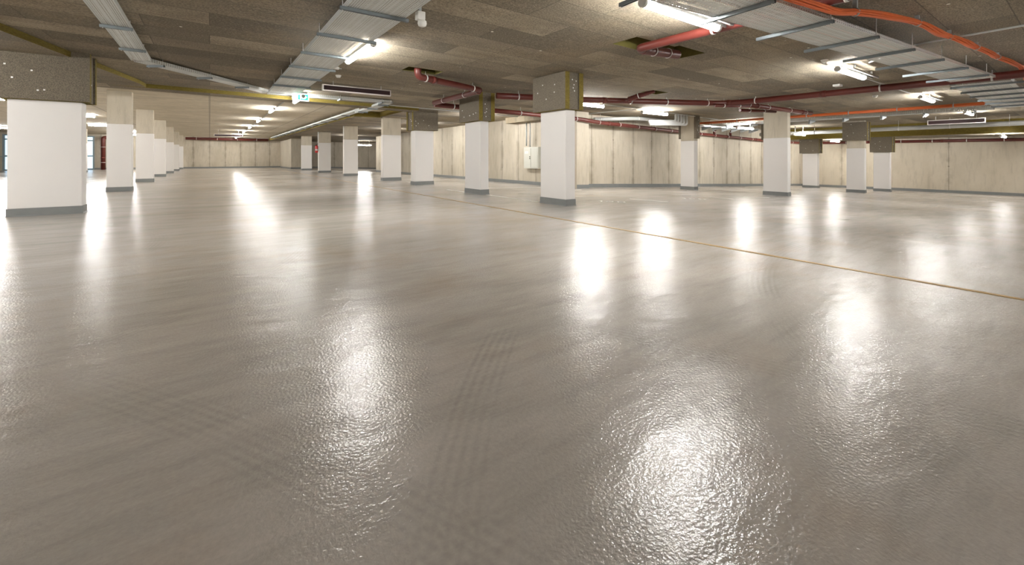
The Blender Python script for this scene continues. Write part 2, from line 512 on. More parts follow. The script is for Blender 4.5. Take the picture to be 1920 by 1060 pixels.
def ceiling_piece(name, x0, x1, y0, y1, zfun, ztop=2.985, holes=(), mat_i=0):
    mb = MB()
    X = sorted({x0, x1} | {x for x in (-2.5, 6.4, 26) if x0 < x < x1} | {v for h in holes for v in h[:2]})
    Y = sorted({y0, y1} | {v for h in holes for v in h[2:]})
    def inhole(cx, cy):
        return any(h[0] < cx < h[1] and h[2] < cy < h[3] for h in holes)
    for a, b in zip(X, X[1:]):
        for c, d in zip(Y, Y[1:]):
            if inhole((a + b) / 2, (c + d) / 2): continue
            mb.face([(a, c, zfun(a)), (a, d, zfun(a)), (b, d, zfun(b)), (b, c, zfun(b))], 0)
    def side(p, q, mi=1):
        mb.face([(p[0], p[1], zfun(p[0])), (q[0], q[1], zfun(q[0])), (q[0], q[1], ztop), (p[0], p[1], ztop)], mi)
    for y in (y0, y1):
        for a, b in zip(X, X[1:]): side((a, y), (b, y))
    for x in (x0, x1): side((x, y0), (x, y1))
    for h in holes:
        a, b, c, d = h
        for p, q in (((a, c), (b, c)), ((b, c), (b, d)), ((b, d), (a, d)), ((a, d), (a, c))): side(p, q, 2)
    return struct(mb.build(name, [M['wool'], M['yel'], M['rwool']], fix=False))
# cast slab above everything
mb = MB(); mb.box(XL - 0.3, XR + 0.3, YB - 0.3, YF + 0.3, 2.985, 3.25)
struct(mb.build('ceiling', M['con_ceil']))
HOLES = [(5.1, 6.75, 3.85, 4.42), (9.3, 9.95, 6.7, 7.1), (3.2, 3.95, 7.95, 8.35)]
ceiling_piece('ceiling', XL, XR, YB, 14.0, zc, holes=HOLES)
ceiling_piece('ceiling', XL, 6.0, 14.0, 14.65, lambda x: zc(x) - 0.10)
ceiling_piece('ceiling', 6.0, 11.3, 14.0, 18.2, zc)
ceiling_piece('ceiling', 4.92, 16.5, 18.2, YF, lambda x: 2.74)
ceiling_piece('ceiling', 27.6, XR, YB, 12.2, lambda x: 2.06, ztop=2.66)
# lowered insulation left of the aisle, its edge runs slightly skewed
mb = MB()
poly = [(XL, YB), (-6.4, YB), (-1.36, 13.4), (-1.30, 14.0), (XL, 14.0)]
zb, zt = 2.775, 2.88
mb.face([(x, y, zb) for x, y in poly][::-1], 0)
for p, q in zip(poly, poly[1:] + poly[:1]):
    mb.face([(*p, zb), (*q, zb), (*q, zt), (*p, zt)], 1)
struct(mb.build('ceiling', [M['wool'], M['yel']], fix=False))
# soffit boards along the long side wall
mb = MB(); mb.box(10.55, 11.15, 11.9, 15.2, 2.5, 2.745, 0, [0, 0, 0, 1, 1, 0])
struct(mb.build('trim_1', [M['wool'], M['yel']]))

def baseboard(name, p0, p1, h=0.14):
    p0, p1 = Vector((*p0, 0)), Vector((*p1, 0))
    d = (p1 - p0).normalized(); n = Vector((-d.y, d.x, 0)) * -0.02
    L = (p1 - p0).length
    mb = MB()
    A = [(*(p0 + n).xy, fz(p0.x)), (*(p1 + n).xy, fz(p1.x)), (*p1.xy, fz(p1.x)), (*p0.xy, fz(p0.x))]
    mb.hexa(A + [(a[0], a[1], a[2] + h) for a in A])
    return struct(mb.build(name, M['plinth']))
# side wall beside the bays (face looks to -X)
def wallbox(name, x0, x1, y0, y1, mat, zt=2.99, zb=None):
    mb = MB()
    zl, zr = (fz(x0) - 0.05, fz(x1) - 0.05) if zb is None else (zb, zb)
    A = [(x0, y0, zl), (x1, y0, zr), (x1, y1, zr), (x0, y1, zl)]
    mb.hexa(A + [(a[0], a[1], zt) for a in A])
    return struct(mb.build(name, mat))
wallbox('wall_side', 11.1, 11.45, 11.6, 34.6, M['con_y'])
wallbox('wall_corner', 11.12, 11.75, 11.35, 11.95, M['con_pillar'], 2.985)
# rear wall of the ramped half (very slightly skewed), faces the camera
mb = MB()
A = [(11.4, 11.95), (XR, 11.35), (XR, 11.75), (11.4, 12.35)]
mb.hexa([(x, y, fz(x) - 0.05) for x, y in A] + [(x, y, 2.985) for x, y in A])
struct(mb.build('wall_rear', M['con_x']))
wallbox('wall_right', XR, XR + 0.3, YB, 11.9, M['con_plain'])
wallbox('wall_far', 5.0, 17.0, YF, YF + 0.3, M['con_x'])
wallbox('wall_far', -7.9, 5.0, YF, YF + 0.3, M['con_x'])
wallbox('wall_far', -11.6, -9.05, YF, YF + 0.3, M['con_x'])
wallbox('wall_far', XL, -13.05, YF, YF + 0.3, M['con_x'])
mb = MB(); mb.box(-9.05, -7.9, YF, YF + 0.3, 2.84, 2.985); mb.box(-13.05, -11.6, YF, YF + 0.3, 2.84, 2.985)
struct(mb.build('wall_far', M['con_x']))
wallbox('wall_left', XL - 0.3, XL, YB, YF, M['con_y'])
wallbox('wall_back', XL, XR, YB - 0.3, YB, M['con_x'])
wallbox('wall_bay', 16.5, 16.8, 34.6, YF, M['con_y'])
wallbox('wall_bay', 11.45, 16.5, 34.3, 34.6, M['con_x'])
wallbox('wall_pier', 5.95, 6.9, 42.4, YF, M['con_pillar'])
for nm, p0, p1 in [('baseboard_side', (11.1, 34.6), (11.1, 11.6)), ('baseboard_rear', (11.75, 11.94), (XR, 11.35)),
                   ('baseboard_right', (XR, 11.35), (XR, YB)), ('baseboard_far', (5.9, YF), (16.5, YF)), ('baseboard_far', (-7.9, YF), (5.9, YF)),
                   ('baseboard_far', (-11.6, YF), (-9.05, YF)), ('baseboard_pier', (5.95, 42.4), (6.9, 42.4)), ('baseboard_pier', (5.95, YF), (5.95, 42.4)),
                   ('baseboard_corner', (11.12, 11.35), (11.75, 11.35))]:
    baseboard(nm, p0, p1)
# windows of the far wall
def window(name, x0, x1, z0, z1, y, bars):
    mb = MB()
    for a, b in ((x0, x0 + 0.12), (x1 - 0.12, x1)): mb.box(a, b, y, y + 0.12, z0, z1)
    for z in (z0, z1 - 0.1): mb.box(x0 + 0.12, x1 - 0.12, y, y + 0.12, z, z + 0.1)
    for z in bars: mb.box(x0 + 0.12, x1 - 0.12, y, y + 0.12, z - 0.05, z + 0.05)
    xm = (x0 + x1) / 2
    mb.box(xm - 0.05, xm + 0.05, y, y + 0.12, z0 + 0.1, z1 - 0.1)
    f = struct(mb.build(name, M['frame']))
    g = MB(); g.box(x0 + 0.1, x1 - 0.1, y + 0.05, y + 0.07, z0 + 0.08, z1 - 0.08)
    g.build('pane', M['glass'], f)
window('window_1', -9.05, -7.9, 0.0, 2.84, YF + 0.05, (1.15, 2.45))
window('window_2', -13.05, -11.6, 0.0, 2.84, YF + 0.05, (1.15, 2.45))
# cream door in the side wall, mostly behind the near pillar
mb = MB()
mb.box(11.04, 11.098, 11.62, 12.62, fz(11.1), 2.13, 0)
dr = struct(mb.build('door_1', M['door']))
mb = MB(); mb.box(11.02, 11.0995, 11.56, 11.62, fz(11.1), 2.19); mb.box(11.02, 11.0995, 12.62, 12.68, fz(11.1), 2.19); mb.box(11.02, 11.0995, 11.62, 12.62, 2.13, 2.19)
mb.build('door_frame', M['galv'], dr)
mb = MB(); mb.box(10.99, 11.04, 12.45, 12.5, 0.93, 1.08); mb.tube([(10.99, 12.475, 1.02), (10.95, 12.475, 1.02), (10.95, 12.35, 1.02)], 0.011, 8)
mb.build('door_handle', M['alu'], dr)
mb = MB(); mb.box(11.025, 11.04, 12.05, 12.25, 1.36, 1.41)
mb.build('door_plate', M['frame'], dr)
# tan sealed joint along the aisle
mb = MB(); mb.box(4.63, 4.675, YB, YF, -0.01, 0.004)
struct(mb.build('trim_2', M['tan']))

# ================================================================== PILLARS
def pillar(x0, x1, y0, y1, label, cap=None, ztop=None, wtop=2.0, group=None, capsides='all', corbel=False):
    xc, yc = (x0 + x1) / 2, (y0 + y1) / 2
    f0 = fz(xc)
    t = thing('pillar', label, 'pillar', (xc, yc, f0), 0, group)
    hx, hy = (x1 - x0) / 2, (y1 - y0) / 2
    zt = (ztop if ztop is not None else (zc(xc) if yc < 14.0 else 2.985)) - f0
    e = 0.006
    mb = MB(); mb.box(-hx + e, hx - e, -hy + e, hy - e, wtop, zt)
    mb.build('concrete_shaft', M['con_pillar'], t, 0.01)
    mb = MB(); mb.box(-hx, hx, -hy, hy, 0.13, wtop)
    mb.build('painted_section', M['white'], t, 0.012)
    q = 0.01
    mb = MB()
    lo = -SLOPE * hx if xc > FOLD else 0
    P = [(-hx - q, -hy - q), (hx + q, -hy - q), (hx + q, hy + q), (-hx - q, hy + q)]
    P2 = [(-hx - q - .012, -hy - q - .012), (hx + q + .012, -hy - q - .012), (hx + q + .012, hy + q + .012), (-hx - q - .012, hy + q + .012)]
    base = [(x, y, (-SLOPE * x if xc > FOLD else 0)) for x, y in P2]
    mid = [(x, y, (-SLOPE * x if xc > FOLD else 0) + 0.018) for x, y in P]
    top = [(x, y, 0.135) for x, y in P]
    mb.hexa(base + mid); mb.hexa(mid + top)
    mb.build('plinth', M['plinth'], t)
    if cap:
        c0, c1 = cap[0] - f0, cap[1] - f0
        g = 0.12
        ux, uy = hx + g, hy + g
        e2 = 0.002
        big_x = hx >= hy        # the long boards run along the wide faces and show their yellow cut ends
        def board(a, b, c, d, ends):
            mm = [1, 1] + ends
            o = MB(); o.box(a, b, c, d, c0, c1, 0, mm)
            for _ in range(5):   # screw washers
                z = c0 + (c1 - c0) * random.uniform(0.15, 0.9)
                if b - a > d - c:
                    x = random.uniform(a + 0.05, b - 0.05)
                    for yy in (c, d): o.box(x - .012, x + .012, yy - .004, yy + .004, z - .012, z + .012, 2)
                else:
                    y = random.uniform(c + 0.05, d - 0.05)
                    for xx in (a, b): o.box(xx - .004, xx + .004, y - .012, y + .012, z - .012, z + .012, 2)
            return o.build('insulation_board', [M['cap'], M['yel'], M['clip']], t)
        th = 0.055
        # face order of box: bottom, top, -y, +x, +y, -x
        if big_x:
            if capsides in ('all', 'y'):
                board(-ux, ux, -hy - g, -hy - e2, [0, 1, 0, 1]); board(-ux, ux, hy + e2, hy + g, [0, 1, 0, 1])
            if capsides in ('all', 'x'):
                board(-ux + 0.03, -hx - e2, -hy, hy, [0, 0, 0, 0]); board(hx + e2, ux - 0.03, -hy, hy, [0, 0, 0, 0])
        else:
            if capsides in ('all', 'x'):
                board(-ux, -hx - e2, -uy, uy, [1, 0, 1, 0]); board(hx + e2, ux, -uy, uy, [1, 0, 1, 0])
            if capsides in ('all', 'y'):
                board(-hx, hx, -uy + 0.03, -hy - e2, [0, 0, 0, 0]); board(-hx, hx, hy + e2, uy - 0.03, [0, 0, 0, 0])
    return t
GL, GR, GB = 'pillars of the left row', 'pillars of the right row', 'pillars on the ramped side'
pillar(-2.77, -1.87, 10.71, 11.03, 'widest white pillar at the left edge, dark insulated top', (2.0, 2.885), group=GL)
ords = ['second pillar of the left row, bare concrete top, just behind the widest one', 'third pillar of the left row counted from the camera',
        'fourth pillar of the left row counted from the camera', 'fifth pillar of the left row counted from the camera',
        'sixth pillar of the left row, second from the far end', 'last and smallest pillar of the left row before the far wall']
for (y, lb) in zip((16.9, 22.9, 28.9, 34.9, 40.9, 46.9), ords):
    pillar(-2.45, -1.89, y, y + 0.3, lb, group=GL)
pillar(-7.3, -6.82, 40.2, 40.6, 'thin slice of white pillar visible just right of the widest pillar', group='pillars in the left bays')
pillar(5.97, 6.24, 6.42, 7.23, 'nearest pillar right of centre, pale insulated top with yellow edges', (2.0, 2.76), group=GR)
pillar(5.95, 6.21, 9.75, 10.6, 'pillar with insulated top and red pipe elbow above it', (2.0, 2.76), group=GR)
pillar(6.07, 6.8, 14.5, 14.9, 'broad pillar with dark insulated top, third in the right row', (2.0, 2.8), ztop=2.76, group=GR)
for (x0, x1, y0, y1, lb) in [(6.1, 6.92, 18.1, 18.35, 'broad pillar with bare concrete top at the yellow ceiling edge corner'),
                             (5.93, 6.67, 23.9, 24.15, 'bare topped pillar right of the pillar with the fire extinguisher'),
                             (5.9, 6.67, 30.3, 30.55, 'pillar with the red fire extinguisher on its left side'),
                             (5.95, 6.7, 37.0, 37.25, 'smallest pillar of the right row, left of the fire extinguisher')]:
    pillar(x0, x1, y0, y1, lb, ztop=2.76 if y0 < 18.2 else 2.74, group=GR)
pillar(15.9, 16.17, 9.54, 10.14, 'slim white pillar below the bundle of grey conduits', (1.78, zc(16)), group=GB, capsides='y')
pillar(15.96, 16.2, 6.17, 6.95, 'white pillar with bare concrete top and no insulation, on the ramp', group=GB)
pillar(27.95, 28.25, 9.3, 10.03, 'narrowest white pillar near the far right corner, under a short lamp', (1.26, 2.06), ztop=2.06, group=GB)
pillar(23.7, 23.95, 6.09, 6.75, 'greyish pillar with high insulated block over bare concrete, right side', (1.78, 2.6), group=GB)
pillar(27.95, 28.2, 6.17, 6.82, 'rightmost white pillar, dark insulated block low on its top', (1.28, 2.06), ztop=2.06, group=GB)
# hanging insulation block behind the ramp pillar
mb = MB(); mb.box(23.2, 23.5, 9.4, 10.2, 1.9, zc(23.2), 0, [1, 1, 0, 0, 1, 0])
struct(mb.build('trim_3', [M['cap'], M['yel']]))

# ================================================================== LAMPS
def lamp(x, y, z, label, along='x', rail=True, ceil=None, L=1.5):
    t = thing('tube_lamp', label, 'lamp', (x, y, z), 0 if along == 'x' else math.pi / 2, 'tube lamps under the ceiling')
    h = L / 2
    mb = MB(); mb.tube([(-h + 0.045, 0, 0), (h - 0.045, 0, 0)], 0.046, 16)
    mb.build('light_tube', M['tube'], t)
    for s in (-1, 1):
        mb = MB(); mb.tube([(s * (h - 0.045), 0, 0), (s * (h - 0.01), 0, 0), (s * h, 0, 0)], 0.05, 16)
        mb.build('end_cap', M['lampgrey'], t, 0.005)
    top = (ceil if ceil is not None else zc(x)) - z
    mb = MB(); mb.box(-h + 0.05, h - 0.05, -0.024, 0.024, 0.038, 0.056)
    mb.build('lamp_housing', M['lampgrey'], t, 0.004)
    for s in (-0.5, 0.5):
        mb = MB(); mb.box(s - 0.015, s + 0.015, -0.02, 0.02, 0.056, max(top, 0.07))
        mb.build('mounting_bracket', M['clip'], t)
    return t
for y, lb in zip((7.2, 13.1, 19.3, 24.9, 30.5, 36.2, 41.9, 47.3), [
        'lit tube lamp beside the wide central cable tray, nearest over the aisle', 'lit tube lamp just behind the green exit sign',
        'third aisle lamp, first one on the bare concrete ceiling', 'fourth aisle lamp from the camera, under bare concrete', 'fifth aisle lamp from the camera, under bare concrete',
        'sixth aisle lamp from the camera, under bare concrete', 'next to last aisle lamp, close to the far wall', 'last aisle lamp at the far wall']):
    lamp(2.03, y, 2.74 if y < 10 else (2.64 if y < 15 else 2.89), lb, 'y', ceil=2.985 if y > 14.65 else None)
for (x, y, al) in ((-5.0, 14.0, 'x'), (-5.0, 8.5, 'x'), (-5.0, 3.5, 'x'), (2.03, -4.8, 'y'), (-1.6, 2.75, 'x'), (-7.6, 2.75, 'x')):  # unseen lamps, the left ones added to brighten the left side
    lamp(x, y, 2.6 if x == -5.0 else 2.72, 'unseen lamp outside the frame, lighting the left side and foreground', al)
for x, lb in zip((4.37, 9.93, 15.98, 22.3), ['largest lit tube lamp beside the perforated tray, top right of centre', 'lit tube lamp just left of the long red pipe, upper right',
                                       'lit tube lamp beyond the long red pipe, upper right', 'small lit lamp seen past the narrow perforated tray at right']):
    lamp(x, 2.75, 2.605, lb)
lamp(28.2, 2.45, 1.93, 'small hanging lamp in front of the right wall soffit', ceil=2.06)
lamp(9.4, 9.15, 2.62, 'lit tube lamp directly right of the near pillar top')
lamp(13.0, 9.3, 2.6, 'lit tube lamp above the grey conduits')
lamp(19.6, 9.3, 2.33, 'lit lamp glaring off the tray brackets beside the bare topped ramp pillar')
lamp(25.2, 9.2, 2.22, 'short lit lamp above the narrowest ramp pillar')
lamp(29.6, 9.0, 1.97, 'small lit lamp in the far right corner near the soffit', ceil=2.06)
for x in (-8.0, 7.0, 15.0, 22.0, 28.0):
    lamp(x, -3.6, 2.0 if x > 27 else 2.6, 'ceiling lamp behind the camera position', ceil=2.06 if x > 27 else None)
for y, lb in zip((20.6, 27.0, 34.2, 41.0, 46.5), ['lamp at the left frame edge beside the widest pillar', 'upper lit lamp in the gap between the first two left pillars',
                                  'lower lit lamp in the gap between the first two left pillars', 'lit lamp glinting beside the second left pillar', 'lower lamp glinting beside the second left pillar']):
    lamp(-5.0, y, 2.9, lb, ceil=2.985)
lamp(-10.4, 39.5, 2.85, 'low lamp at the left frame edge, deep in the bays', ceil=2.985)
for (x, y) in ((-9.0, 7.0), (-9.5, 20.0), (-9.5, 30.0)):
    lamp(x, y, 2.68 if y < 14 else 2.85, 'lamp in the bays left of the frame', ceil=2.775 if y < 14 else 2.985)
for y in (14.7, 19.7, 24.7, 33.8):  # lamps added out of sight behind the pillars to brighten the side wall
    lamp(8.8, y, 2.62, 'unseen lamp hidden behind a right row pillar, added to light the bays', 'y', ceil=2.74 if y > 18.2 else None)

lamp(12.9, 44.0, 2.3, 'small lamp in the far bays seen between two right row pillars', ceil=2.74)

# ================================================================== CABLE TRAYS
def tray(p0, p1, wd, z, label, chans=(), over=(0.1, 0.1), lanes=1, side=0.06, rods=True, rod_side=(1, -1), ceil=None, name='cable_tray', cables=None, brackets=False):
    p0, p1 = Vector((*p0, 0)), Vector((*p1, 0))
    L = (p1 - p0).length
    ang = math.atan2(p1.y - p0.y, p1.x - p0.x)
    t = thing(name, label, 'cable tray', (p0.x, p0.y, z), ang)
    lw = wd / lanes
    for k in range(lanes):
        c = -wd / 2 + lw * (k + 0.5)
        mb = MB()
        sc_ = lw / 0.6
        hw = lw / 2 - 0.006
        mb.face([(0, -hw, 0), (0, hw, 0), (L, hw, 0), (L, -hw, 0)])
        o = mb.build('tray_bed', M['perf' if lw > 0.4 else 'perfn'], t, fix=False)
        o.location = (0, c, 0)
        mb = MB()
        for s in (-1, 1):
            mb.box(0, L, s * hw - 0.0015, s * hw + 0.0015, -0.002, side)
            mb.box(0, L, s * hw - (0.012 if s > 0 else 0), s * hw + (0.012 if s < 0 else 0), side, side + 0.003)
        o = mb.build('side_rail', M['perfs'], t)
        o.location = (0, c, 0)
    for u in chans:
        mb = MB()
        a, b = -wd / 2 - over[0], wd / 2 + over[1]
        # C-profile: web and two flanges
        mb.box(u - 0.02, u + 0.02, a, b, -0.006, -0.003)
        mb.box(u - 0.02, u - 0.017, a, b, -0.041, -0.006)
        mb.box(u + 0.017, u + 0.02, a, b, -0.041, -0.006)
        mb.box(u - 0.017, u - 0.008, a, b, -0.041, -0.038)
        mb.box(u + 0.008, u + 0.017, a, b, -0.041, -0.038)
        mb.build('support_channel', M['chan'], t)
        if brackets:      # triangular cantilever arm with a short post
            mb = MB()
            for q in (-0.03, 0.026):
                A = [(u + q, a, -0.041), (u + q, b, -0.041), (u + q, b, -0.15), (u + q, b - 0.06, -0.15)]
                B = [(x + 0.004, y, z_) for x, y, z_ in A]
                mb.hexa(A + B)
            mb.box(u - 0.03, u + 0.03, b - 0.05, b, -0.155, -0.15)
            mb.build('cantilever_bracket', M['galv'], t)
        if rods:
            for s in rod_side:
                yy = (b - 0.03) if s > 0 else (a + 0.03)
                wx = p0.x + math.cos(ang) * u - math.sin(ang) * yy
                cz = (ceil if ceil is not None else zc(wx)) - z
                if cz < 0: continue
                mb = MB(); mb.tube([(u, yy, -0.05), (u, yy, cz)], 0.005, 8)
                mb.build('hanger_rod', M['clip'], t)
    if cables:
        mb = MB()
        for k in range(cables):
            yy = -wd / 2 + 0.05 + (wd - 0.1) * (k + 0.5) / cables
            mb.tube([(L * j / 12, yy + 0.012 * math.sin(j * 1.7 + k), 0.012) for j in range(13)], 0.009, 6)
        mb.build('laid_cable', M['orange'] if 'orange' in label else M['black'], t)
    return t
# left tray over the aisle edge, then its diagonal run
tray((-1.01, -6.0), (-1.01, 10.2), 0.29, 2.76, 'narrow perforated cable tray running away at upper left', [0.6 + 1.45 * k for k in range(11)], over=(0.02, 0.02), rods=True)
tray((-1.01, 10.15), (1.25, 13.05), 0.29, 2.75, 'narrow perforated tray cutting diagonally toward the exit sign', [0.3, 1.5, 2.7], over=(0.02, 0.02))
# wide central tray
tray((1.59, -6.0), (1.59, 12.6), 0.7, 2.70, 'wide twin perforated cable tray left of centre with cross channels', [-0.0 + 10.94 + 1.23 * k for k in range(-8, 6)] , over=(0.04, 0.06), lanes=1, rod_side=(1,))
tray((1.25, 12.82), (4.55, 12.82), 0.3, 2.70, 'short perforated tray crossing behind the exit sign', [0.6, 1.8, 3.0], over=(0.02, 0.02))
tray((4.45, 12.7), (4.55, 16.2), 0.3, 2.68, 'tray running back from the crossing tray below the display sign', [0.5, 1.7, 2.9], over=(0.02, 0.02))
tray((4.68, 16.1), (4.68, 44.5), 0.3, 2.80, 'long tray along the yellow edge of the lowered ceiling', [0.5 + 2 * k for k in range(14)], over=(0.02, 0.02), ceil=2.985)
# right hand tray, slightly skew to the grid
def T5(x, off=0.0):
    return (x, 2.07 - 0.0905 * (x - 5.5) + off)
tray(T5(-3.0), T5(12.25), 0.62, 2.54, 'broad perforated tray crossing the upper right, orange cables above it', [1.5 + 1.2 * k for k in range(12)], over=(0.03, 0.2), rod_side=(-1,), side=0.045, cables=3)
tray((12.7, 1.42), (19.6, 1.40), 0.85, 2.52, 'perforated tray stretch beyond the long red pipe at right edge', [0.3 + 1.15 * k for k in range(6)], over=(0.3, 0.03), side=0.08)
tray((19.7, 1.9), (19.7, 10.9), 0.32, 2.50, 'narrow tray across the ramped side under the orange conduit', [0.4 + 1.1 * k for k in range(9)], over=(0.03, 0.22), side=0.1, brackets=True)
tray((18.2, 10.6), (23.0, 10.3), 0.3, 2.42, 'tray with bright brackets near the rear wall above the wall pipe', [0.4 + 0.8 * k for k in range(6)], over=(0.1, 0.05), brackets=True)

# ================================================================== PIPES
def pipe(path, r, label, clamps=(), mat='red', name='drain_pipe', coup=(), fil=0.18, cat='pipe', ceilf=None, group=None, clampmat='clip'):
    P = fillet(path, fil) if len(path) > 2 else [Vector(p) for p in path]
    t = thing(name, label, cat, tuple(P[0]), 0, group)
    o0 = P[0]
    mb = MB(); mb.tube([q - o0 for q in P], r, 18)
    mb.build('pipe_run', M[mat], t)
    # lengths along path
    seg = [(P[i + 1] - P[i]).length for i in range(len(P) - 1)]
    tot = sum(seg)
    def at(s):
        s = min(max(s, 0.001), tot - 0.001)
        for i, l in enumerate(seg):
            if s <= l: return P[i] + (P[i + 1] - P[i]) * (s / l), (P[i + 1] - P[i]).normalized()
            s -= l
        return P[-1], (P[-1] - P[-2]).normalized()
    if isinstance(clamps, (int, float)): clamps = [clamps * (k + 0.5) for k in range(int(tot / clamps))]
    for s in clamps:
        q, d = at(s)
        mb = MB(); mb.tube([q - o0 - d * 0.015, q - o0 + d * 0.015], r + 0.007, 18)
        top = (ceilf(q) if ceilf else zc(q.x))
        if top > q.z + r and abs(d.z) < 0.5:
            mb.tube([(q.x - o0.x, q.y - o0.y, q.z - o0.z + r), (q.x - o0.x, q.y - o0.y, top - o0.z)], 0.006, 8)
        mb.build('pipe_clamp', M[clampmat], t)
    if isinstance(coup, (int, float)): coup = [coup * (k + 0.4) for k in range(int(tot / coup))]
    for s in coup:
        q, d = at(s)
        mb = MB(); mb.tube([q - o0 - d * 0.06, q - o0 + d * 0.06], r + 0.009, 18)
        mb.build('coupling', M[mat], t)
    return t
def ribbed(a, b, r, label, clamps=(0.3, 0.7), name='ribbed_pipe'):
    a, b = Vector(a), Vector(b)
    t = thing(name, label, 'pipe', tuple(a))
    n = max(8, int((b - a).length / 0.035))
    mb = MB(); mb.tube([(b - a) * (k / n) for k in range(n + 1)], r, 16, rib=0.14)
    mb.build('ribbed_sleeve', M['red'], t)
    d = (b - a).normalized()
    for f in clamps:
        q = (b - a) * f
        mb = MB(); mb.tube([q - d * 0.01, q + d * 0.01], r + 0.012, 16)
        mb.build('pipe_clamp', M['clip'], t)
pipe([(5.27, -5.5, 2.655), (5.27, 4.05, 2.655), (5.45, 4.1, 2.67)], 0.062, 'red pipe crossing behind the largest lamp into a ceiling recess', [5.6, 7.0, 8.4], fil=0.1)
ribbed((5.40, 4.1, 2.67), (6.45, 4.17, 2.75), 0.07, 'ribbed red pipe end lying in the square ceiling recess')
ribbed((9.62, 6.9, 2.80), (9.35, 7.55, 2.60), 0.065, 'short ribbed red riser from a small ceiling hole', (0.6,))
pipe([(3.45, 8.1, 2.9), (3.45, 8.12, 2.66), (5.27, 8.72, 2.64), (5.32, 8.8, 2.62), (5.32, 11.3, 2.6)], 0.07, 'red pipe with elbows turning back beside the insulated pillar', [0.42, 1.9, 2.9, 4.1], coup=[0.65, 2.2], fil=0.12)
pipe([(5.35, 11.35, 2.56), (10.3, 11.3, 2.46), (11.1, 11.2, 2.43), (12.2, 11.25, 2.36), (18.4, 11.5, 2.21), (27.0, 11.3, 1.98), (31.2, 11.2, 1.95), (31.3, 10.9, 1.94), (31.3, -6, 1.80)], 0.075,
     'long red pipe following the rear wall and then the right wall', 1.25, coup=3.1, ceilf=lambda q: q.z + 0.2)
pipe([(6.0, 9.05, 2.6), (8.35, 8.3, 2.6), (12.1, 6.55, 2.6), (12.45, 6.0, 2.6), (12.5, 4.2, 2.6), (12.5, -3, 2.58)], 0.078, 'thick red pipe passing the near pillar and bending toward the upper right edge',
     [0.6, 2.4, 3.9, 5.0, 6.3, 7.6, 10.3, 12.0], coup=[3.1, 6.9, 9.2], fil=0.8)
pipe([(12.55, 6.2, 2.6), (17.6, 6.05, 2.6)], 0.072, 'red branch pipe ending above the bare topped ramp pillar', [0.7, 1.9, 3.4, 4.6], coup=[1.2, 4.3])
pipe([(11.9, 6.5, 2.52), (12.9, 6.0, 2.52)], 0.05, 'short red stub under the junction of the thick pipes', [0.3, 0.8])
pipe([(14.2, 6.9, 2.57), (15.6, 6.4, 2.57)], 0.05, 'short red side stub just left of the bare topped ramp pillar', [0.4, 1.0])
for x, lb in ((20.6, 'left of two red drop pipes joining the wall pipe'), (22.2, 'right of two red drop pipes joining the wall pipe')):
    pipe([(x, 11.2, 2.42), (x + 0.05, 11.3, 2.32), (x + 0.25, 11.4, 2.2)], 0.06, lb, [0.1])
pipe([(24.9, -2, 2.33), (24.9, 11.0, 2.28)], 0.095, 'thick light grey duct pipe running below the narrow tray at right', 1.6, mat='pvc', name='duct_pipe')
pipe([(18.5, 1.95, 2.60), (18.5, 10.8, 2.60)], 0.05, 'orange conduit above the narrow tray on the ramped side', 1.3, mat='orange', name='orange_conduit', cat='conduit', clampmat='galv')
pipe([(-1.8, 48.9, 2.78), (4.8, 48.9, 2.78)], 0.13, 'dark red pipe across the top of the far wall', 1.6, ceilf=lambda q: 2.985)
pipe([(-7.25, 48.7, 0.0), (-7.25, 48.7, 2.7), (-6.3, 48.7, 2.74)], 0.15, 'vertical red standpipe on the far wall between the left pillars', [0.6, 1.9], coup=[1.0], ceilf=lambda q: q.z)
# grey conduits over the slim pillar
pipe([(12.2, 11.5, 2.50), (14.2, 11.1, 2.62), (16.7, 10.7, 2.56)], 0.075, 'thick pale grey pipe bending out of the rear wall', mat='pvc', name='grey_pipe', clamps=[0.3, 2.2], fil=0.4)
for k in range(5):
    pipe([(13.9, 10.25 - 0.02 * k, 2.44 - 0.035 * k), (14.85 + 0.11 * k, 9.68 - 0.05 * k, 2.44 - 0.035 * k), (14.85 + 0.11 * k, 9.68 - 0.05 * k, 2.70)], 0.045,
         'grey conduit in the bent bundle, %s' % ['leftmost of the five', 'second from the left', 'middle one of the five', 'fourth from the left', 'rightmost of the five'][k],
         mat='pvc', name='grey_conduit', fil=0.1, cat='conduit', group='bent grey conduits above the slim pillar')
def conduit(path, label, r=0.014, mat='pvc'):
    t = MB(); t.tube(fillet(path, 0.05) if len(path) > 2 else path, r, 8)
    tag(t.build('thin_conduit', M[mat]), label, 'conduit')
conduit([(4.7, 13.3, 2.69), (10.2, 13.8, 2.67)], 'thin grey conduit behind the red elbow running to the side wall')
conduit([(12.0, 9.35, 2.68), (11.6, 11.2, 2.66)], 'thin conduit from the lamp above the grey conduits to the rear wall')
conduit([(13.8, 9.35, 2.68), (19.6, 9.75, 2.64)], 'thin conduit leading right from the lamp above the grey conduits')
conduit([(10.2, 9.2, 2.7), (12.2, 9.3, 2.7)], 'thin conduit joining the two lamps right of the near pillar')
conduit([(9.0, 2.9, 2.70), (17.0, 2.86, 2.67)], 'thin conduit joining the lamps across the long red pipe')
conduit([(2.1, 14.7, 2.95), (2.1, 48, 2.95)], 'thin conduit joining the aisle lamps on bare concrete', 0.02)
conduit([(9.6, 2.4, 2.71), (8.7, 1.6, 2.72), (8.55, 0.2, 2.72)], 'thin conduit on the ceiling at the upper right edge')
conduit([(10.95, 13.95, 1.43), (10.95, 13.95, 2.7)], 'left vertical conduit above the wall cabinet', 0.02, 'galv')
conduit([(10.95, 14.2, 1.5), (10.95, 14.2, 2.7)], 'right vertical conduit beside the wall cabinet', 0.03, 'galv')
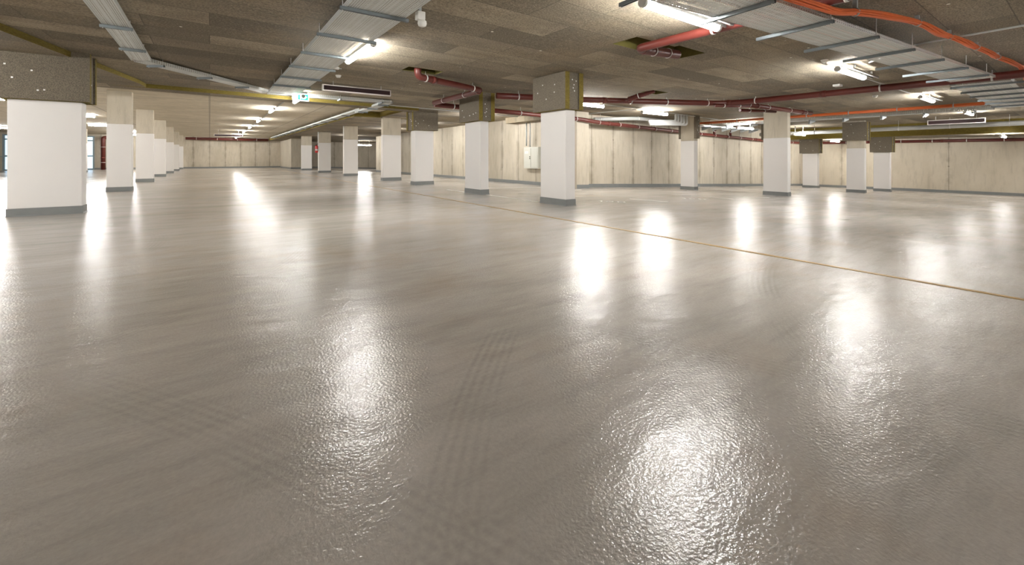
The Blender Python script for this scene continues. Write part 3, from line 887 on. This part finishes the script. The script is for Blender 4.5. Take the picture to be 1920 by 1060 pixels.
conduit([(5.87, 30.28, 1.95), (5.87, 30.28, 2.73)], 'thin white conduit above the fire extinguisher', 0.03, 'wplas')
conduit([(5.9, 23.87, 1.98), (5.9, 23.87, 2.73)], 'thin white conduit on the pillar right of the extinguisher', 0.025, 'wplas')
# lamp carrier rails beside the right hand row
for x, lb in ((4.6, 'twin lamp rail beside the largest lamp'), (10.3, 'twin lamp rail beside the lamp left of the long red pipe'), (16.3, 'twin lamp rail beside the lamp beyond the long red pipe')):
    t = thing('lamp_rail', lb, 'rail', (x, 2.62, 2.62))
    for s in (0.09, 0.0):
        mb = MB(); mb.box(-0.8, 0.75, s - 0.012, s + 0.012, 0, 0.035)
        mb.build('rail_bar', M['rail'], t)
    for s in (-0.5, 0.5):
        mb = MB(); mb.box(s - 0.01, s + 0.01, 0.03, 0.06, 0.035, zc(x) - 2.62)
        mb.build('rail_bracket', M['galv'], t)

# orange cable bundle clipped to the ceiling
pts = [(4.2, 1.78, 2.55), (4.9, 1.70, 2.55), (5.4, 1.62, 2.55), (5.83, 1.58, 2.62), (6.3, 1.41, 2.62), (7.1, 1.31, 2.67), (7.7, 1.22, 2.63), (8.25, 1.20, 2.67), (8.8, 1.1, 2.64), (9.39, 1.08, 2.67), (10.0, 0.98, 2.63), (10.58, 0.98, 2.67), (11.3, 0.88, 2.65), (12.0, 0.86, 2.69), (12.5, 0.86, 2.70), (13.0, 0.86, 2.68), (13.7, 0.88, 2.56), (14.8, 0.88, 2.58)]
t = thing('cable_bundle', 'bundle of orange cables sagging between ceiling clips at upper right', 'cable')
V = [Vector(p) for p in pts]
def smooth(V, n=6):
    out = []
    for i in range(len(V) - 1):
        a, b, c, d = V[max(i - 1, 0)], V[i], V[i + 1], V[min(i + 2, len(V) - 1)]
        for k in range(n):
            u = k / n
            out.append(0.5 * ((2 * b) + (c - a) * u + (2 * a - 5 * b + 4 * c - d) * u * u + (3 * b - a - 3 * c + d) * u ** 3))
    out.append(V[-1])
    return out
C = smooth(V)
for k in range(9):
    a = 2 * math.pi * k / 9
    rr = 0.0 if k == 0 else 0.028
    mb = MB()
    mb.tube([q + Vector((0.3, 1, 0)).normalized() * rr * (1 + 0.5 * math.sin(j * 0.5 + k)) * math.cos(a + 0.2 * math.sin(j * 0.4)) + Vector((0, 0, 1)) * rr * math.sin(a) for j, q in enumerate(C)], 0.0115, 7)
    mb.build('cable', M['orange'], t)
for i in (3, 5, 7, 9, 11):
    mb = MB(); q = V[i]; d = (V[i + 1] - V[i - 1]).normalized()
    mb.tube([q - d * 0.012, q + d * 0.012], 0.046, 12); mb.box(q.x - 0.02, q.x + 0.02, q.y - 0.02, q.y + 0.02, q.z + 0.03, zc(q.x))
    mb.build('cable_clip', M['galv'], t)

# ================================================================== SIGNS AND SMALL THINGS
def display(x, y, z, L, H, label, along='x', ceil=None):
    t = thing('display_sign', label, 'sign', (x, y, z), 0 if along == 'x' else -math.pi / 2)
    mb = MB(); mb.box(-L / 2, L / 2, -0.03, 0.05, -H / 2, H / 2)
    mb.build('sign_housing', M['alu'], t, 0.004)
    mb = MB(); mb.box(-L / 2 + 0.03, L / 2 - 0.03, -0.036, -0.03, -H / 2 + 0.025, H / 2 - 0.025)
    mb.build('dark_screen', M['display'], t)
    top = (ceil if ceil is not None else zc(x)) - z
    for s in (-0.35, 0.35):
        mb = MB(); mb.tube([(s * L, 0.01, H / 2), (s * L, 0.01, top)], 0.008, 8)
        mb.build('hanger_rod', M['clip'], t)
display(2.93, 10.5, 2.635, 1.62, 0.15, 'long dark display sign with pale frame hanging left of centre')
display(23.9, 3.3, 2.43, 1.6, 0.19, 'long dark display sign with pale frame above the grey duct at right', 'y')
display(1.1, 36.0, 2.58, 1.7, 0.15, 'small dark display sign far down the aisle before the far wall', ceil=2.985)

# illuminated exit sign
t = thing('exit_sign', 'lit green and white exit sign with arrow hanging at the concrete edge', 'exit sign', (1.98, 12.45, 2.62), math.radians(-3))
mb = MB(); mb.box(-0.2, 0.2, -0.03, 0.03, -0.1, 0.1); mb.build('sign_box', M['signwhite'], t, 0.01)
mb = MB(); mb.box(-0.005, 0.175, -0.034, -0.03, -0.075, 0.075); mb.build('green_panel', M['green'], t)
mb = MB()
mb.box(0.03, 0.10, -0.038, -0.034, -0.018, 0.018)
mb.face([(0.09, -0.038, 0.05), (0.09, -0.038, -0.05), (0.15, -0.038, 0.0)])
mb.build('arrow', M['signwhite'], t)
mb = MB()      # running figure and door leaf
def seg(a, b, w=0.014): mb.beam((a[0], -0.034, a[1]), (b[0], -0.034, b[1]), w, 0.006)
mb.box(-0.065, -0.02, -0.036, -0.03, -0.07, 0.065)
mb.lathe((-0.10, -0.036, 0.055), [(0.013, 0), (0.013, 0.006)], 12, 0, 'y')
seg((-0.105, 0.04), (-0.12, -0.005), 0.022); seg((-0.12, -0.005), (-0.095, -0.03)); seg((-0.095, -0.03), (-0.10, -0.07)); seg((-0.12, -0.005), (-0.15, -0.03)); seg((-0.15, -0.03), (-0.175, -0.025))
seg((-0.105, 0.035), (-0.075, 0.015)); seg((-0.11, 0.035), (-0.145, 0.03)); seg((-0.145, 0.03), (-0.155, 0.005))
mb.build('running_figure', M['green'], t)
mb = MB(); mb.box(-0.16, 0.16, -0.02, 0.02, 0.1, 0.14); mb.box(-0.02, 0.02, -0.015, 0.015, 0.14, zc(2) - 2.62); mb.build('mounting_bracket', M['galv'], t)

# movement sensor beside the central tray
t = thing('motion_sensor', 'white motion sensor on the end of a tray channel, top centre left', 'sensor', (2.03, 4.72, 2.62))
mb = MB(); mb.box(-0.04, 0.06, -0.045, 0.045, 0.02, 0.12); mb.build('sensor_base', M['wplas'], t, 0.01)
mb = MB(); mb.lathe((0.035, 0, -0.055), [(0.02, 0.0), (0.045, 0.012), (0.055, 0.04), (0.05, 0.07), (0.03, 0.085)], 18); mb.build('sensor_head', M['wplas'], t)
mb = MB(); mb.box(-0.01, 0.02, -0.02, 0.02, 0.115, zc(2.03) - 2.62); mb.build('mounting_bracket', M['galv'], t)

def detector(x, y, label, z=None):
    z = zc(x) if z is None else z
    t = thing('smoke_detector', label, 'smoke detector', (x, y, z))
    mb = MB(); mb.lathe((0, 0, -0.022), [(0.055, 0), (0.06, 0.006), (0.06, 0.022)], 20); mb.build('detector_base', M['wplas'], t)
    mb = MB(); mb.lathe((0, 0, -0.055), [(0.025, 0), (0.042, 0.006), (0.048, 0.033)], 20); mb.build('detector_head', M['wplas'], t)
detector(2.3, 9.75, 'round smoke detector right of the wide central tray')
detector(8.9, 2.85, 'round smoke detector left of the lamp before the long red pipe')
detector(14.9, 3.6, 'small round detector beyond the long red pipe')
def jbox(x, y, z, s, label, m='wplas'):
    t = thing('junction_box', label, 'junction box', (x, y, z))
    mb = MB(); mb.box(-s, s, -s * 0.7, s * 0.7, -0.05, 0.0); mb.build('box_body', M[m], t, 0.006)
    mb = MB(); mb.tube([(s, 0, -0.025), (s + 0.05, 0, -0.025)], 0.012, 8); mb.build('cable_gland', M['pvc'], t)
jbox(2.05, 8.9, zc(2.05), 0.06, 'small white junction box beside the wide central tray')
jbox(12.05, 3.6, zc(12), 0.1, 'flat white box on the ceiling under the long red pipe')

# wall cabinet
f = fz(11.1)
t = thing('wall_cabinet', 'pale grey electrical cabinet on the side wall behind the near pillar', 'cabinet', (11.1, 13.9, 0.55))
mb = MB(); mb.box(-0.2, -0.001, -0.55, 0.42, 0, 0.9); mb.build('cabinet_body', M['box'], t, 0.008)
mb = MB(); mb.box(-0.215, -0.2, -0.06, 0.38, 0.04, 0.86); mb.build('cabinet_door', M['box'], t, 0.004)
mb = MB(); mb.box(-0.215, -0.2, -0.51, -0.09, 0.04, 0.86); mb.build('cabinet_door', M['box'], t, 0.004)
mb = MB(); mb.box(-0.219, -0.215, 0.1, 0.33, 0.62, 0.72); lbp = mb.build('label_plate', M['white'], t)
mb = MB(); mb.box(-0.2205, -0.219, 0.14, 0.29, 0.665, 0.672); mb.box(-0.2205, -0.219, 0.14, 0.25, 0.645, 0.651); mb.build('plate_lettering', M['frame'], lbp)
for z in (0.42, 0.49):
    mb = MB(); mb.tube([(-0.215, -0.02, z), (-0.24, -0.02, z)], 0.02, 12); mb.build('rotary_switch', M['black'], t)
for z in (0.72, 0.8):
    mb = MB(); mb.tube([(-0.1, 0.44, z), (-0.1, 0.48, z)], 0.03, 12); mb.build('side_socket', M['black'], t)
jb = thing('wall_socket', 'small dark socket on the rear wall above the red pipe', 'socket', (12.0, 11.9, 2.62))
mb = MB(); mb.lathe((0, 0, 0), [(0.06, -0.07), (0.06, 0.0)], 14, 0, 'y'); mb.build('socket_body', M['frame'], jb)

# fire extinguisher
t = thing('fire_extinguisher', 'red fire extinguisher mounted on the left side of a far pillar', 'fire extinguisher', (5.78, 30.34, 1.33))
mb = MB(); mb.lathe((0, 0, 0), [(0.06, 0), (0.085, 0.02), (0.09, 0.05), (0.09, 0.4), (0.08, 0.45), (0.045, 0.49), (0.03, 0.5)], 20); mb.build('cylinder_body', M['extred'], t)
mb = MB(); mb.lathe((0, 0, 0.15), [(0.092, 0), (0.092, 0.09)], 20); mb.build('paper_label', M['white'], t)
mb = MB(); mb.tube([(0, 0, 0.5), (0, 0, 0.55)], 0.02, 10); mb.beam((-0.02, 0, 0.56), (0.1, 0, 0.6), 0.025, 0.012); mb.beam((-0.02, 0, 0.54), (0.1, 0, 0.545), 0.025, 0.01); mb.build('valve_handle', M['black'], t)
mb = MB(); mb.tube(fillet([(0, -0.02, 0.52), (-0.11, -0.03, 0.5), (-0.115, -0.03, 0.15)], 0.08), 0.011, 8); mb.build('hose', M['black'], t)
mb = MB(); mb.box(0.085, 0.12, -0.04, 0.04, 0.1, 0.45); mb.build('wall_bracket', M['galv'], t)

# rail and kerb in the far left bays
t = thing('guard_rail', 'thin dark guard rail across the far left window', 'railing', (-13.0, 48.6, 0))
mb = MB(); mb.tube([(-1.6, 0, 1.1), (1.6, 0, 1.1)], 0.03, 8); mb.build('top_rail', M['frame'], t)
for x in (-1.5, 0, 1.5):
    mb = MB(); mb.tube([(x, 0, 0), (x, 0, 1.1)], 0.025, 8); mb.build('post', M['frame'], t)
mb = MB(); mb.box(-12.5, -7.68, 25.4, 25.75, 0, 0.28)
tag(mb.build('kerb_block', M['white'], bevel=0.02), 'low pale kerb block at the left edge beyond the widest pillar', 'kerb')

# painted markings
def mark(x0, y0, x1, y1, label, wd=0.1):
    p, q = Vector((x0, y0, 0)), Vector((x1, y1, 0))
    d = (q - p).normalized(); n = Vector((-d.y, d.x, 0)) * wd / 2
    mb = MB()
    A = [p - n, q - n, q + n, p + n]
    base = [(a.x, a.y, fz(a.x) - 0.002) for a in A]
    mb.hexa(base + [(a[0], a[1], a[2] + 0.004) for a in base])
    tag(mb.build('painted_line', M['paint']), label, 'floor marking', 'white painted bay lines')
mark(6.07, 7.45, 6.07, 9.6, 'white line on the floor between the two nearest right row pillars')
mark(6.05, 10.75, 6.05, 11.9, 'short white line end behind the pillar with the pipe elbow')
mark(6.9, 12.0, 10.6, 12.15, 'faint bay line behind the second right row pillar, farther one')
mark(6.5, 10.5, 10.6, 10.6, 'faint bay line behind the second right row pillar, nearer one')
mark(8.85, 7.1, 9.1, 6.15, 'short white line on the floor right of the near pillar', 0.09)
mark(12.1, 7.35, 12.15, 6.1, 'short white line on the floor left of the bare topped ramp pillar', 0.09)
mark(13.6, 6.5, 14.2, 6.0, 'shortest white line touching the view of the bare topped ramp pillar', 0.07)
mark(15.0, 9.3, 15.25, 8.95, 'small white paint dab at the foot of the slim pillar', 0.14)
mark(6.5, 16.2, 10.6, 16.2, 'faint bay line between the broad pillars and the side wall')
def stencil(x, y, ang, label):
    # painted bay number seen almost edge on
    mb = MB()
    def st(a, b):
        c, s = math.cos(ang), math.sin(ang)
        P = [Vector((x + c * u[0] - s * u[1], y + s * u[0] + c * u[1], 0)) for u in (a, b)]
        d = (P[1] - P[0]).normalized(); n = Vector((-d.y, d.x, 0)) * 0.02
        A = [P[0] - n, P[1] - n, P[1] + n, P[0] + n]
        base = [(q.x, q.y, fz(q.x) - 0.002) for q in A]
        mb.hexa(base + [(q[0], q[1], q[2] + 0.0045) for q in base])
    st((0, 0), (0.0, 0.3)); st((0.0, 0.3), (-0.06, 0.24))
    st((0.12, 0.3), (0.26, 0.3)); st((0.26, 0.3), (0.26, 0.16)); st((0.26, 0.16), (0.12, 0.14)); st((0.12, 0.14), (0.12, 0.0)); st((0.12, 0.0), (0.26, 0.0))
    st((0.38, 0.0), (0.38, 0.3)); st((0.38, 0.3), (0.52, 0.3)); st((0.52, 0.3), (0.52, 0.0)); st((0.52, 0.0), (0.38, 0.0))
    tag(mb.build('bay_number', M['paint']), label, 'floor marking')
stencil(7.35, 6.7, math.radians(-48), 'worn white bay number on the floor just right of the near pillar')
stencil(10.6, 6.6, math.radians(-48), 'worn white bay number on the floor between the near and slim pillars')
